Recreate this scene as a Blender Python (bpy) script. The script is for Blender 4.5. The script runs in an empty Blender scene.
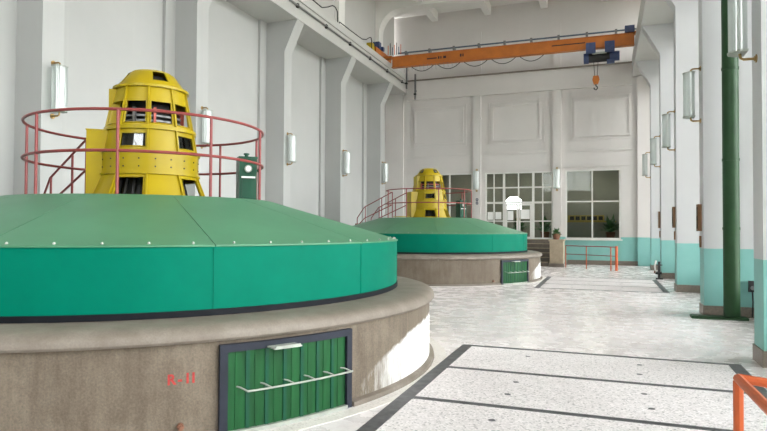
import bpy, bmesh, math, random
from mathutils import Vector, Matrix
random.seed(7)
PI = math.pi
C = bpy.context.scene.collection
SC = bpy.context.scene

# ------------------------------------------------------------------ camera
F_PX, YAW, PITCH, ROLL, CAM_H = 595.3, .3554, .0214, .0045, 1.75
c_, s_ = math.cos(YAW), math.sin(YAW)
fw = Vector((-s_, c_, 0)); rt = Vector((c_, s_, 0)); up = Vector((0, 0, 1))
FW = fw * math.cos(PITCH) + up * math.sin(PITCH)
UP = up * math.cos(PITCH) - fw * math.sin(PITCH)
R3 = rt * math.cos(ROLL) + UP * math.sin(ROLL)
U3 = UP * math.cos(ROLL) - rt * math.sin(ROLL)
cam_d = bpy.data.cameras.new('camera'); cam = bpy.data.objects.new('camera', cam_d); C.objects.link(cam)
cam_d.sensor_width = 36; cam_d.lens = F_PX * 36 / 767; cam_d.clip_end = 200; cam_d.clip_start = .05
M = Matrix((R3, U3, -FW)).transposed().to_4x4(); M.translation = Vector((0, 0, CAM_H)); cam.matrix_world = M
SC.camera = cam

# ------------------------------------------------------------------ sky, exposure
W = bpy.data.worlds.new('overcast_sky'); SC.world = W; W.use_nodes = True
bgn = W.node_tree.nodes['Background']; bgn.inputs[0].default_value = (.97, .985, 1, 1); bgn.inputs[1].default_value = 3.0
SC.view_settings.view_transform = 'Standard'; SC.view_settings.look = 'None'
SC.view_settings.gamma = 1; SC.view_settings.use_curve_mapping = False
SC.view_settings.exposure = 2.1
SC.cycles.use_denoising = True
SC.cycles.diffuse_bounces = 7; SC.cycles.max_bounces = 14; SC.cycles.transparent_max_bounces = 12
SC.cycles.sample_clamp_indirect = 8

# layout of the hall (metres): X across, Y along the hall, Z up
XL, XR = -10.66, 1.90            # faces of the piers
XLW, XRW = -11.40, 3.10          # wall planes behind the piers
YF, YB = -7.9, 31.07             # end walls
PY0, PS = 9.08, 4.849            # pier positions
PIERS = [PY0 + PS * k for k in range(-3, 5)]
PH = .26                         # half width of a pier
Z_CORB, Z_RUN, Z_RTOP, Z_CEIL = 8.05, 9.13, 10.05, 13.5
WIN_Z = (.55, 8.6); CLER_Z = (10.2, 12.7)

# daylight portals in the window openings of the right wall
def portal(y0, y1, z0, z1, x=None, end=False):
    l = bpy.data.lights.new('window_daylight', 'AREA'); l.shape = 'RECTANGLE'; l.size = z1 - z0; l.size_y = y1 - y0
    l.cycles.is_portal = True
    o = bpy.data.objects.new('window_daylight', l); C.objects.link(o)
    if end:                      # added opening in the end wall behind the viewer, spanning y0..y1 in X
        o.location = ((y0 + y1) / 2, YF - .25, (z0 + z1) / 2); o.rotation_euler = (PI / 2, 0, 0); l.size = y1 - y0; l.size_y = z1 - z0
    else:
        o.location = (x or XRW + .32, (y0 + y1) / 2, (z0 + z1) / 2); o.rotation_euler = (0, PI / 2, 0)
BAYS = []
_e = [YF] + PIERS + [YB]
for a, b in zip(_e[:-1], _e[1:]):
    y0 = a + (PH if a != YF else .0) + .12; y1 = b - (PH if b != YB else .0) - .12
    if y1 - y0 > 1 and y0 > -5.5: BAYS.append((y0, y1)); portal(y0, y1, *WIN_Z); portal(y0, y1, *CLER_Z)
ADDED_END_WIN = [(-6.8, -1.4, 6.0, 12.0)]  # unseen high window, added to lift the walls facing the viewer
for x0, x1, z0, z1 in ADDED_END_WIN: portal(x0, x1, z0, z1, end=True)

# ------------------------------------------------------------------ materials
def nodes_of(name):
    m = bpy.data.materials.new(name); m.use_nodes = True
    nt = m.node_tree; return m, nt, nt.nodes['Principled BSDF']
def N(nt, t, **kw):
    n = nt.nodes.new(t)
    for k, v in kw.items(): setattr(n, k, v)
    return n
def ramp(nt, src, stops):
    r = N(nt, 'ShaderNodeValToRGB'); e = r.color_ramp.elements
    while len(e) < len(stops): e.new(.5)
    for el, (p, c) in zip(e, stops): el.position = p; el.color = (*c, 1) if len(c) == 3 else c
    nt.links.new(src, r.inputs[0]); return r.outputs[0]
def mixc(nt, fac, a, b, mode='MIX'):
    n = N(nt, 'ShaderNodeMix', data_type='RGBA', blend_type=mode)
    for s, v in ((n.inputs[0], fac), (n.inputs[6], a), (n.inputs[7], b)):
        if isinstance(v, bpy.types.NodeSocket): nt.links.new(v, s)
        elif isinstance(v, (int, float)): s.default_value = v
        else: s.default_value = (*v, 1)
    return n.outputs[2]
def math_(nt, op, a, b=0.0, c=0.0):
    n = N(nt, 'ShaderNodeMath', operation=op)
    for s, v in zip(n.inputs, (a, b, c)):
        if isinstance(v, bpy.types.NodeSocket): nt.links.new(v, s)
        else: s.default_value = v
    return n.outputs[0]
def noise(nt, scale, detail=4, rough=.6, vec=None, stretch=None):
    n = N(nt, 'ShaderNodeTexNoise'); n.inputs['Scale'].default_value = scale; n.inputs['Detail'].default_value = detail
    n.inputs['Roughness'].default_value = rough
    if vec is None: vec = N(nt, 'ShaderNodeTexCoord').outputs['Object']
    if stretch:
        m = N(nt, 'ShaderNodeMapping'); m.inputs['Scale'].default_value = stretch; nt.links.new(vec, m.inputs[0]); vec = m.outputs[0]
    nt.links.new(vec, n.inputs['Vector']); return n.outputs['Fac']
def bump(nt, b, h, strength=.2, dist=.01):
    n = N(nt, 'ShaderNodeBump'); n.inputs['Strength'].default_value = strength; n.inputs['Distance'].default_value = dist
    nt.links.new(h, n.inputs['Height']); nt.links.new(n.outputs[0], b.inputs['Normal'])
def paint(name, col, rough=.4, var=.12, scale=3., metal=0., bs=.05, stretch=None, coat=0, spec=.5):
    m, nt, b = nodes_of(name)
    f = noise(nt, scale, 5, .6, stretch=stretch)
    dk = tuple(x * (1 - var) for x in col); lt = tuple(min(1, x * (1 + var)) for x in col)
    nt.links.new(ramp(nt, f, [(.3, dk), (.7, lt)]), b.inputs['Base Color'])
    b.inputs['Roughness'].default_value = rough; b.inputs['Metallic'].default_value = metal
    b.inputs['Specular IOR Level'].default_value = spec
    if coat: b.inputs['Coat Weight'].default_value = coat; b.inputs['Coat Roughness'].default_value = .15
    if bs: bump(nt, b, noise(nt, scale * 12, 2), bs, .004)
    return m
MAT = {}
# painted plaster, teal oil-paint dado up to 1.36 m
def wall_paint(name, white, dado=True):
    m, nt, b = nodes_of(name)
    pos = N(nt, 'ShaderNodeNewGeometry').outputs['Position']
    sep = N(nt, 'ShaderNodeSeparateXYZ'); nt.links.new(pos, sep.inputs[0])
    f = noise(nt, .6, 6, .6, pos)
    w = ramp(nt, f, [(.25, tuple(x * .94 for x in white)), (.75, tuple(min(1, x * 1.03) for x in white))])
    st = noise(nt, 1.4, 4, .6, pos, (2.2, 2.2, .12))
    w = mixc(nt, math_(nt, 'MULTIPLY', ramp(nt, st, [(.58, (0, 0, 0)), (.8, (1, 1, 1))]), .12), w, (.62, .6, .55))
    if dado:
        teal = ramp(nt, noise(nt, 1.3, 4, .6, pos), [(.3, (.20, .46, .42)), (.7, (.24, .51, .475))])
        zz = math_(nt, 'ADD', sep.outputs[2], math_(nt, 'MULTIPLY', noise(nt, 6, 2, .5, pos), .012))
        w = mixc(nt, math_(nt, 'LESS_THAN', zz, 1.372), w, teal)
    nt.links.new(w, b.inputs['Base Color']); b.inputs['Roughness'].default_value = .55
    bump(nt, b, noise(nt, 14, 5, .7, pos), .12, .006)
    return m
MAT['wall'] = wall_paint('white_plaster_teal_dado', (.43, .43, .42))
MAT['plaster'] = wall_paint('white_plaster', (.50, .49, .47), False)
MAT['rightwall'] = wall_paint('brightened_plaster_teal_dado', (.56, .56, .565))  # same paint as the left wall, brightened in place of stronger light
MAT['backwall'] = wall_paint('warm_lightened_plaster_teal_dado', (.655, .622, .60)); MAT['backplaster'] = wall_paint('warm_lightened_plaster', (.655, .622, .60), False)  # same building paint in a warm tone, lightened in place of light
MAT['ceil'] = paint('ceiling_whitewash', (.76, .74, .71), .8, .05, .8)
MAT['ground_block'] = paint('added_ground', (.20, .19, .15), .9, .3, .5, bs=0)
MAT['base'] = paint('brown_terrazzo', (.20, .165, .135), .4, .25, 25, bs=0)
# terrazzo
def terrazzo(name, base, dark, light, rough=.3, chip=True, lo=.88):
    m, nt, b = nodes_of(name)
    pos = N(nt, 'ShaderNodeNewGeometry').outputs['Position']
    v = N(nt, 'ShaderNodeTexVoronoi'); v.inputs['Scale'].default_value = 60; nt.links.new(pos, v.inputs['Vector'])
    sp = N(nt, 'ShaderNodeSeparateColor'); nt.links.new(v.outputs['Color'], sp.inputs[0])
    chips = ramp(nt, sp.outputs[0], [(0., dark), (.09, dark), (.14, base), (.72, base), (.78, light), (1., light)])
    if not chip: chips = ramp(nt, noise(nt, 28, 3, .7, pos), [(.3, dark), (.5, base), (.7, light)])
    big = ramp(nt, noise(nt, .45, 5, .6, pos), [(.3, (lo, lo * .99, lo * .985)), (.7, (1.02, 1.02, 1.02))])
    st = ramp(nt, noise(nt, 2.2, 6, .7, pos), [(.35, (.94, .935, .93)), (.6, (1, 1, 1))])
    col = mixc(nt, 1., mixc(nt, 1., chips, big, 'MULTIPLY'), st, 'MULTIPLY')
    nt.links.new(col, b.inputs['Base Color'])
    r = math_(nt, 'MULTIPLY_ADD', noise(nt, 3, 5, .6, pos), .3, rough - .12); nt.links.new(r, b.inputs['Roughness'])
    return m
MAT['floor'] = terrazzo('grey_terrazzo', (.86, .80, .80), (.78, .72, .72), (.90, .845, .845), .24, False, .80)
MAT['hatchslab'] = terrazzo('pale_terrazzo_slab', (.76, .715, .715), (.44, .41, .41), (.91, .86, .865), .40)
MAT['band'] = terrazzo('pinkish_terrazzo_band', (.72, .68, .64), (.58, .54, .50), (.78, .74, .70), .4)
# concrete of the plinths, with a mottled white patch right of the hatch
m, nt, b = nodes_of('weathered_concrete')
co = N(nt, 'ShaderNodeTexCoord').outputs['Object']
f1 = noise(nt, 1.8, 6, .65, co); f2 = noise(nt, 5, 5, .7, co, (1.6, 1.6, .18)); f3 = noise(nt, 60, 3, .6, co)
col = ramp(nt, f1, [(.25, (.100, .075, .051)), (.5, (.145, .114, .082)), (.75, (.195, .160, .122))])
col = mixc(nt, .6, col, ramp(nt, f2, [(.3, (.55, .51, .47)), (.6, (1.12, 1.12, 1.12))]), 'MULTIPLY')
col = mixc(nt, .55, col, ramp(nt, f3, [(.3, (.6, .6, .6)), (.7, (1.25, 1.25, 1.25))]), 'MULTIPLY')
sp = N(nt, 'ShaderNodeSeparateXYZ'); nt.links.new(co, sp.inputs[0])
ang = math_(nt, 'ARCTAN2', sp.outputs[1], sp.outputs[0])
zz = sp.outputs[2]
# white area: boundary falls from high at the far end to the floor near the hatch
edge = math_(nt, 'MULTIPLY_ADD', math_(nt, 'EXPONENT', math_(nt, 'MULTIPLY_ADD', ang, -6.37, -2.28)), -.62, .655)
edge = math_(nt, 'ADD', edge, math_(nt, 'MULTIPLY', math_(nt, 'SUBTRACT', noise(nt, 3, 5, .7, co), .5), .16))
white_patch = math_(nt, 'MULTIPLY', math_(nt, 'SUBTRACT', edge, zz), 22)
white_patch.node.use_clamp = True
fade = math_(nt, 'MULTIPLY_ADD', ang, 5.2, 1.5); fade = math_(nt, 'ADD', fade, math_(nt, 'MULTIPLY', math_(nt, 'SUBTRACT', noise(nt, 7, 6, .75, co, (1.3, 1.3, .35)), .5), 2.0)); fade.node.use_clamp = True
white_patch = math_(nt, 'MULTIPLY', white_patch, fade)
white_patch = math_(nt, 'MULTIPLY', white_patch, math_(nt, 'LESS_THAN', math_(nt, 'ABSOLUTE', ang), .9))
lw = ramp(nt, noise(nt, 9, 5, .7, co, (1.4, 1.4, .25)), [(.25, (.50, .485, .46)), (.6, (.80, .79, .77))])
col = mixc(nt, math_(nt, 'MULTIPLY', white_patch, .92), col, lw)
# pale scrapes
sc = ramp(nt, noise(nt, 2.6, 8, .8, co, (1, 1, .6)), [(.635, (0, 0, 0)), (.67, (1, 1, 1))])
col = mixc(nt, math_(nt, 'MULTIPLY', sc, .55), col, (.62, .60, .56))
nt.links.new(col, b.inputs['Base Color']); b.inputs['Roughness'].default_value = .75; bump(nt, b, f3, .25, .006)
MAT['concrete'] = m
m, nt, b = nodes_of('smooth_concrete_coping')
co = N(nt, 'ShaderNodeTexCoord').outputs['Object']
col = ramp(nt, noise(nt, 2.2, 7, .7, co), [(.3, (.135, .108, .083)), (.5, (.178, .148, .119)), (.7, (.23, .20, .168))])
col = mixc(nt, .3, col, ramp(nt, noise(nt, 70, 3, .6, co), [(.3, (.6, .6, .6)), (.7, (1.25, 1.25, 1.25))]), 'MULTIPLY')
nt.links.new(col, b.inputs['Base Color']); b.inputs['Roughness'].default_value = .6; bump(nt, b, noise(nt, 60, 3), .2, .005)
MAT['coping'] = m
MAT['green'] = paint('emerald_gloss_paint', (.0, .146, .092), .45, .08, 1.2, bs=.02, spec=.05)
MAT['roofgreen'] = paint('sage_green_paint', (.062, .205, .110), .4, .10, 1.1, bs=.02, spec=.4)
MAT['dkgreen'] = paint('dark_green_paint', (.003, .06, .030), .4, .15, 4, spec=.25)
MAT['door_green'] = paint('worn_green_board', (.008, .072, .020), .5, .35, 5, stretch=(3, 3, .4), spec=.2)
MAT['pipe_green'] = paint('bottle_green_paint', (.020, .058, .022), .45, .15, 3, spec=.25)
MAT['yellow'] = paint('yellow_gloss_paint', (.39, .282, .005), .35, .07, 2.5, bs=.02, spec=.3)
MAT['red'] = paint('brick_red_paint', (.245, .042, .040), .4, .15, 6, bs=0)
MAT['orange'] = paint('orange_paint', (.52, .098, .022), .4, .12, 6, bs=0)
MAT['crane_orange'] = paint('crane_orange_paint', (.47, .135, .014), .5, .15, 2, bs=0)
MAT['blue'] = paint('dull_blue_paint', (.035, .055, .14), .45, .2, 6, bs=0)
MAT['bluegrey'] = paint('blue_grey_paint', (.10, .13, .17), .5, .2, 6, bs=0)
MAT['black'] = paint('black_rubber', (.010, .011, .014), .6, .2, 6, spec=.1)
MAT['dark'] = paint('dark_interior_metal', (.012, .012, .012), .6, .3, 6)
MAT['navy'] = paint('navy_steel', (.020, .023, .034), .55, .25, 6, spec=.2)
MAT['steel'] = paint('grey_steel', (.20, .20, .20), .45, .25, 10, .6)
MAT['strip'] = paint('dark_steel_strip', (.085, .085, .090), .5, .45, 9, .1)
MAT['palemetal'] = paint('pale_galvanised', (.33, .35, .31), .5, .2, 8, .2)
MAT['brass'] = paint('tarnished_brass', (.36, .24, .10), .38, .2, 10, .8)
MAT['copper'] = paint('copper_winding', (.36, .07, .05), .4, .3, 20, .3)
MAT['white'] = paint('white_gloss_paint', (.72, .71, .68), .4, .05, 3)
MAT['paper'] = paint('white_paper', (.85, .85, .83), .8, .03, 5, bs=0)
MAT['wood'] = paint('brown_wood', (.22, .11, .045), .5, .3, 8, stretch=(1, 1, .2))
MAT['stone'] = paint('tan_stone', (.33, .265, .185), .55, .18, 5)
MAT['stepstone'] = paint('step_stone', (.15, .125, .10), .55, .18, 5)
MAT['terracotta'] = paint('terracotta', (.20, .085, .05), .7, .2, 8)
MAT['leaf'] = paint('green_leaf', (.045, .13, .035), .45, .4, 6, bs=0)
MAT['stencil'] = paint('faded_red_stencil', (.34, .03, .025), .7, .3, 30, bs=0)
MAT['ink'] = paint('dark_ink', (.05, .02, .02), .7, .2, 8, bs=0)
MAT['blueink'] = paint('dark_blue_print', (.02, .03, .08), .6, .1, 8, bs=0)
MAT['desk'] = paint('mustard_desk', (.40, .30, .06), .5, .1, 4)
MAT['officewall'] = paint('office_beige', (.30, .29, .25), .8, .05, 1)
MAT['officefloor'] = paint('office_floor', (.16, .13, .10), .5, .1, 2)
def glass(name, tint, fac):
    m = bpy.data.materials.new(name); m.use_nodes = True; nt = m.node_tree
    nt.nodes.remove(nt.nodes['Principled BSDF']); out = nt.nodes['Material Output']
    tr = N(nt, 'ShaderNodeBsdfTransparent'); tr.inputs[0].default_value = (*tint, 1)
    gl = N(nt, 'ShaderNodeBsdfGlossy'); gl.inputs['Roughness'].default_value = .02
    lw = N(nt, 'ShaderNodeFresnel'); lw.inputs[0].default_value = fac
    mx = N(nt, 'ShaderNodeMixShader'); nt.links.new(lw.outputs[0], mx.inputs[0]); nt.links.new(tr.outputs[0], mx.inputs[1]); nt.links.new(gl.outputs[0], mx.inputs[2])
    nt.links.new(mx.outputs[0], out.inputs[0]); return m
MAT['glass'] = glass('window_glass', (.86, .90, .87), 1.3)
MAT['clear'] = glass('clear_pane', (.96, .97, .96), 1.35)
MAT['tintglass'] = glass('grey_sight_glass', (.35, .37, .36), 1.9)
# ribbed lamp glass
m = bpy.data.materials.new('ribbed_lamp_glass'); m.use_nodes = True; nt = m.node_tree
nt.nodes.remove(nt.nodes['Principled BSDF']); out = nt.nodes['Material Output']
d1 = N(nt, 'ShaderNodeBsdfTranslucent'); d1.inputs[0].default_value = (.92, .96, .95, 1)
d2 = N(nt, 'ShaderNodeBsdfTransparent'); d2.inputs[0].default_value = (.88, .93, .91, 1)
d3 = N(nt, 'ShaderNodeBsdfGlossy'); d3.inputs['Roughness'].default_value = .15
d0 = N(nt, 'ShaderNodeBsdfDiffuse'); d0.inputs[0].default_value = (.80, .84, .83, 1)
m0 = N(nt, 'ShaderNodeMixShader'); m0.inputs[0].default_value = .12; nt.links.new(d1.outputs[0], m0.inputs[1]); nt.links.new(d0.outputs[0], m0.inputs[2])
m1 = N(nt, 'ShaderNodeMixShader'); m1.inputs[0].default_value = .42; nt.links.new(m0.outputs[0], m1.inputs[1]); nt.links.new(d2.outputs[0], m1.inputs[2])
m2 = N(nt, 'ShaderNodeMixShader'); m2.inputs[0].default_value = .16; nt.links.new(m1.outputs[0], m2.inputs[1]); nt.links.new(d3.outputs[0], m2.inputs[2])
nt.links.new(m2.outputs[0], out.inputs[0]); MAT['lampglass'] = m
m, nt, b = nodes_of('office_tube_light'); b.inputs['Emission Color'].default_value = (1, .96, .85, 1); b.inputs['Emission Strength'].default_value = 20
MAT['tube'] = m

# ------------------------------------------------------------------ mesh builder
class MB:
    def __init__(s): s.v = []; s.f = []
    def add(s, vs, fs):
        n = len(s.v); s.v += [tuple(x) for x in vs]; s.f += [tuple(i + n for i in f) for f in fs]; return s
    def box(s, x0, x1, y0, y1, z0, z1):
        return s.add([(x0, y0, z0), (x1, y0, z0), (x1, y1, z0), (x0, y1, z0), (x0, y0, z1), (x1, y0, z1), (x1, y1, z1), (x0, y1, z1)],
                     [(0, 3, 2, 1), (4, 5, 6, 7), (0, 1, 5, 4), (1, 2, 6, 5), (2, 3, 7, 6), (3, 0, 4, 7)])
    def obox(s, c, ux, uy, uz, hx, hy, hz):          # oriented box, half sizes
        c, ux, uy, uz = Vector(c), Vector(ux), Vector(uy), Vector(uz)
        vs = [c + ux * (hx * a) + uy * (hy * b_) + uz * (hz * d) for d in (-1, 1) for a, b_ in ((-1, -1), (1, -1), (1, 1), (-1, 1))]
        return s.add(vs, [(0, 3, 2, 1), (4, 5, 6, 7), (0, 1, 5, 4), (1, 2, 6, 5), (2, 3, 7, 6), (3, 0, 4, 7)])
    def prism(s, poly, axis, a, b_):                 # polygon in the other two axes, extruded along axis
        def P(p, t):
            return (t, p[0], p[1]) if axis == 0 else (p[0], t, p[1]) if axis == 1 else (p[0], p[1], t)
        n = len(poly)
        return s.add([P(p, a) for p in poly] + [P(p, b_) for p in poly],
                     [tuple(range(n)), tuple(range(2 * n - 1, n - 1, -1))] + [(i, i + n, (i + 1) % n + n, (i + 1) % n) for i in range(n)])
    def lathe(s, prof, a0=0, a1=2 * PI, n=48, o=(0, 0, 0), closed_prof=False):
        full = abs(a1 - a0 - 2 * PI) < 1e-6; k = n if full else n + 1; m_ = len(prof); base = len(s.v)
        for i in range(k):
            a = a0 + (a1 - a0) * i / n
            for r, z in prof: s.v.append((o[0] + r * math.cos(a), o[1] + r * math.sin(a), o[2] + z))
        for i in range(n):
            j = (i + 1) % k
            for q in range(m_ if closed_prof else m_ - 1):
                q2 = (q + 1) % m_; s.f.append((base + i * m_ + q, base + j * m_ + q, base + j * m_ + q2, base + i * m_ + q2))
        if not full and closed_prof:
            s.f.append(tuple(base + q for q in range(m_))); s.f.append(tuple(base + (k - 1) * m_ + q for q in range(m_ - 1, -1, -1)))
        return s
    def shell(s, angs, rows, th, hole=None):         # curved sheet with thickness, cells (i,j) of hole left out
        na, nr = len(angs) - 1, len(rows) - 1; hole = hole or (lambda i, j: False)
        base = len(s.v)
        for t in (0, th):
            for a in angs:
                for r, z in rows: s.v.append(((r - t) * math.cos(a), (r - t) * math.sin(a), z))
        I = lambda t, i, j: base + t * (na + 1) * (nr + 1) + i * (nr + 1) + j
        on = lambda i, j: 0 <= i < na and 0 <= j < nr and not hole(i, j)
        for i in range(na):
            for j in range(nr):
                if not on(i, j): continue
                s.f.append((I(0, i, j), I(0, i + 1, j), I(0, i + 1, j + 1), I(0, i, j + 1)))
                s.f.append((I(1, i, j), I(1, i, j + 1), I(1, i + 1, j + 1), I(1, i + 1, j)))
                for (di, dj, p, q) in ((-1, 0, (i, j), (i, j + 1)), (1, 0, (i + 1, j), (i + 1, j + 1)), (0, -1, (i, j), (i + 1, j)), (0, 1, (i, j + 1), (i + 1, j + 1))):
                    if not on(i + di, j + dj): s.f.append((I(0, *p), I(0, *q), I(1, *q), I(1, *p)))
        return s
    def tube(s, pts, r, n=8, closed=False, caps=True):
        P = [Vector(p) for p in pts]; k = len(P); base = len(s.v)
        T = []
        for i in range(k):
            a = P[(i - 1) % k] if (closed or i > 0) else P[i]; b_ = P[(i + 1) % k] if (closed or i < k - 1) else P[i]
            T.append((b_ - a).normalized())
        u = T[0].orthogonal().normalized()
        for i in range(k):
            u = (u - T[i] * u.dot(T[i])).normalized(); w = T[i].cross(u)
            for q in range(n):
                a = 2 * PI * q / n; s.v.append(tuple(P[i] + (u * math.cos(a) + w * math.sin(a)) * r))
        for i in range(k if closed else k - 1):
            j = (i + 1) % k
            for q in range(n):
                q2 = (q + 1) % n; s.f.append((base + i * n + q, base + i * n + q2, base + j * n + q2, base + j * n + q))
        if not closed and caps:
            s.f.append(tuple(base + q for q in range(n - 1, -1, -1))); s.f.append(tuple(base + (k - 1) * n + q for q in range(n)))
        return s
    def mesh(s, name, mat):
        me = bpy.data.meshes.new(name); me.from_pydata(s.v, [], s.f)
        bm = bmesh.new(); bm.from_mesh(me); bmesh.ops.recalc_face_normals(bm, faces=bm.faces)
        for f in bm.faces: f.smooth = True
        for e in bm.edges: e.smooth = len(e.link_faces) == 2 and e.calc_face_angle(9) < .55
        bm.to_mesh(me); bm.free(); me.materials.append(MAT[mat] if isinstance(mat, str) else mat); return me
    def build(s, name, mat, parent=None, loc=(0, 0, 0)):
        return link(name, s.mesh(name, mat), parent, loc)
def link(name, me, parent=None, loc=(0, 0, 0), rz=0):
    o = bpy.data.objects.new(name, me); C.objects.link(o); o.location = loc; o.rotation_euler = (0, 0, rz); o.parent = parent; return o
def tag(o, label=None, cat=None, group=None, kind=None):
    if label: o['label'] = label
    if cat: o['category'] = cat
    if group: o['group'] = group
    if kind: o['kind'] = kind
    return o
def thing(name, loc, label, cat, group=None, rz=0):
    o = bpy.data.objects.new(name, None); C.objects.link(o); o.location = loc; o.rotation_euler = (0, 0, rz); o.empty_display_size = .1
    return tag(o, label, cat, group)
def copy_tree(o, parent=None):
    c = o.copy(); C.objects.link(c); c.parent = parent
    for ch in list(o.children): copy_tree(ch, c)
    return c
def at(root, loc, label, rz=None):
    root.location = loc; root['label'] = label
    if rz is not None: root.rotation_euler = (0, 0, rz)
    return root
def struct(mb, name, mat, parent=None):
    o = mb.build(name, mat, parent)
    if parent is None: o['kind'] = 'structure'
    return o
def lin(a, b_, n): return [a + (b_ - a) * i / n for i in range(n + 1)]
def holed(mb, axis, t0, t1, us, zs, holes):         # wall slab with rectangular openings, along axis 0 (x) or 1 (y)
    us = sorted(set(us + [h for r in holes for h in r[:2]])); zs = sorted(set(zs + [h for r in holes for h in r[2:]]))
    for a, b_ in zip(us[:-1], us[1:]):
        for c, d in zip(zs[:-1], zs[1:]):
            mu, mz = (a + b_) / 2, (c + d) / 2
            if any(r[0] < mu < r[1] and r[2] < mz < r[3] for r in holes): continue
            if axis == 0: mb.box(a, b_, t0, t1, c, d)
            else: mb.box(t0, t1, a, b_, c, d)
    return mb
D2R = math.radians

# ================================================================== SETTING
struct(MB().box(XLW - .4, XRW + .5, YF - .3, YB + .3, -.3, 0), 'floor', 'floor')
FLOOR = bpy.data.objects['floor']
struct(MB().box(XLW - .4, XRW + .5, YF - .3, YB + .5, Z_CEIL, Z_CEIL + .3), 'ceiling', 'ceil')
CEIL = bpy.data.objects['ceiling']
for x in (-8.6, -5.72, -2.84, .04):
    MB().box(x - .17, x + .17, YF, YB, 13.0, Z_CEIL).build('ceiling_beam', 'ceil', CEIL)
# transverse portal frames with rounded corners above the crane way
def portal_frame(y):
    inl, inr, zt, r = -10.75, 2.0, 12.87, 1.2
    pts = [(inl, Z_RTOP)] + [(inl + r - r * math.cos(t), zt - r + r * math.sin(t)) for t in lin(0, PI / 2, 8)]
    pts += [(inr - r + r * math.sin(t), zt - r + r * math.cos(t)) for t in lin(0, PI / 2, 8)] + [(inr, Z_RTOP)]
    outer = [(XLW + .3, Z_RTOP), (XLW + .3, Z_CEIL), (XRW, Z_CEIL), (XRW, Z_RTOP)]
    mb = MB(); n = len(pts)
    # strip of quads between the opening and an outer path of the same count
    out = []
    for (x, z) in pts:
        if z <= Z_RTOP + 1e-6: out.append((outer[0][0] if x < 0 else outer[3][0], Z_RTOP))
        elif x < inl + r - 1e-6 and z < zt - 1e-6: out.append((outer[0][0], z) if z < zt - r * .3 else (outer[0][0], Z_CEIL))
        elif x > inr - r + 1e-6 and z < zt - 1e-6: out.append((outer[3][0], z) if z < zt - r * .3 else (outer[3][0], Z_CEIL))
        else: out.append((x, Z_CEIL))
    for i in range(n - 1):
        q = [pts[i], pts[i + 1], out[i + 1], out[i]]
        mb.prism(q, 1, y - .3, y + .3)
    return mb.build('portal_frame', 'ceil', CEIL)
for y in PIERS: portal_frame(y)

# yard outside, unseen, added to cut sky light from below the windows
struct(MB().box(XRW + .5, 160, -120, 150, -1.0, -.5).box(-120, XRW + .5, -120, YF - .3, -1.0, -.5), 'ground_outside_added', 'ground_block')
# ---- left wall
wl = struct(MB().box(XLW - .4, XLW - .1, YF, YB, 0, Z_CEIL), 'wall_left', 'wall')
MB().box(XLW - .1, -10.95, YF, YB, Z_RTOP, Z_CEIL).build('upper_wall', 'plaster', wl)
edges = [YF] + PIERS + [YB]
for a, b_ in zip(edges[:-1], edges[1:]):
    y0, y1 = a + (PH if a != YF else 0), b_ - (PH if b_ != YB else 0)
    MB().box(XLW - .1, XLW, y0, y0 + .4, 0, Z_RUN).box(XLW - .1, XLW, y1 - .4, y1, 0, Z_RUN).box(XLW - .1, XLW, y0 + .4, y1 - .4, 0, .35).build('panel_border', 'wall', wl)
for y in PIERS:
    p = MB().prism([(XLW - .1, 0), (XL, 0), (XL, Z_CORB), (-10.16, Z_RUN), (XLW - .1, Z_RUN)], 1, y - PH, y + PH).build('pier', 'wall', wl)
    MB().box(XLW - .1, XL + .02, y - PH - .02, y + PH + .02, 0, .2).build('pier_base', 'base', p)
MB().box(XLW - .1, -10.13, YF, YB, Z_RUN, Z_RTOP).box(-10.13, -10.06, YF, YB, 9.78, Z_RTOP).build('runway_beam', 'plaster', wl)
MB().box(-10.50, -10.40, YF, YB, Z_RTOP, Z_RTOP + .12).build('crane_rail', 'steel', wl)
# ---- right wall with the tall windows between the piers
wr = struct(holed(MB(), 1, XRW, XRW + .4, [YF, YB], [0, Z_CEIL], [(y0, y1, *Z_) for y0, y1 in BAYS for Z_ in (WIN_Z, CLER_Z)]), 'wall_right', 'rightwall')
for y in PIERS:
    p = MB().prism([(XRW, 0), (XR, 0), (XR, Z_CORB), (1.31, Z_RUN), (XRW, Z_RUN)], 1, y - PH, y + PH).build('pier', 'rightwall', wr)
    MB().box(XR - .02, XRW, y - PH - .02, y + PH + .02, 0, .21).build('pier_base', 'base', p)
MB().box(1.27, XRW, YF, YB, Z_RUN, Z_RTOP).build('runway_beam', 'plaster', wr)
MB().box(1.52, 1.62, YF, YB, Z_RTOP, Z_RTOP + .12).build('crane_rail', 'steel', wr)
br = MB()
for a, b_ in zip(edges[:-1], edges[1:]):
    br.box(XRW - .02, XRW, a + PH + .02, b_ - PH - .02, 0, .21)
struct(br, 'baseboard_right', 'base')
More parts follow.
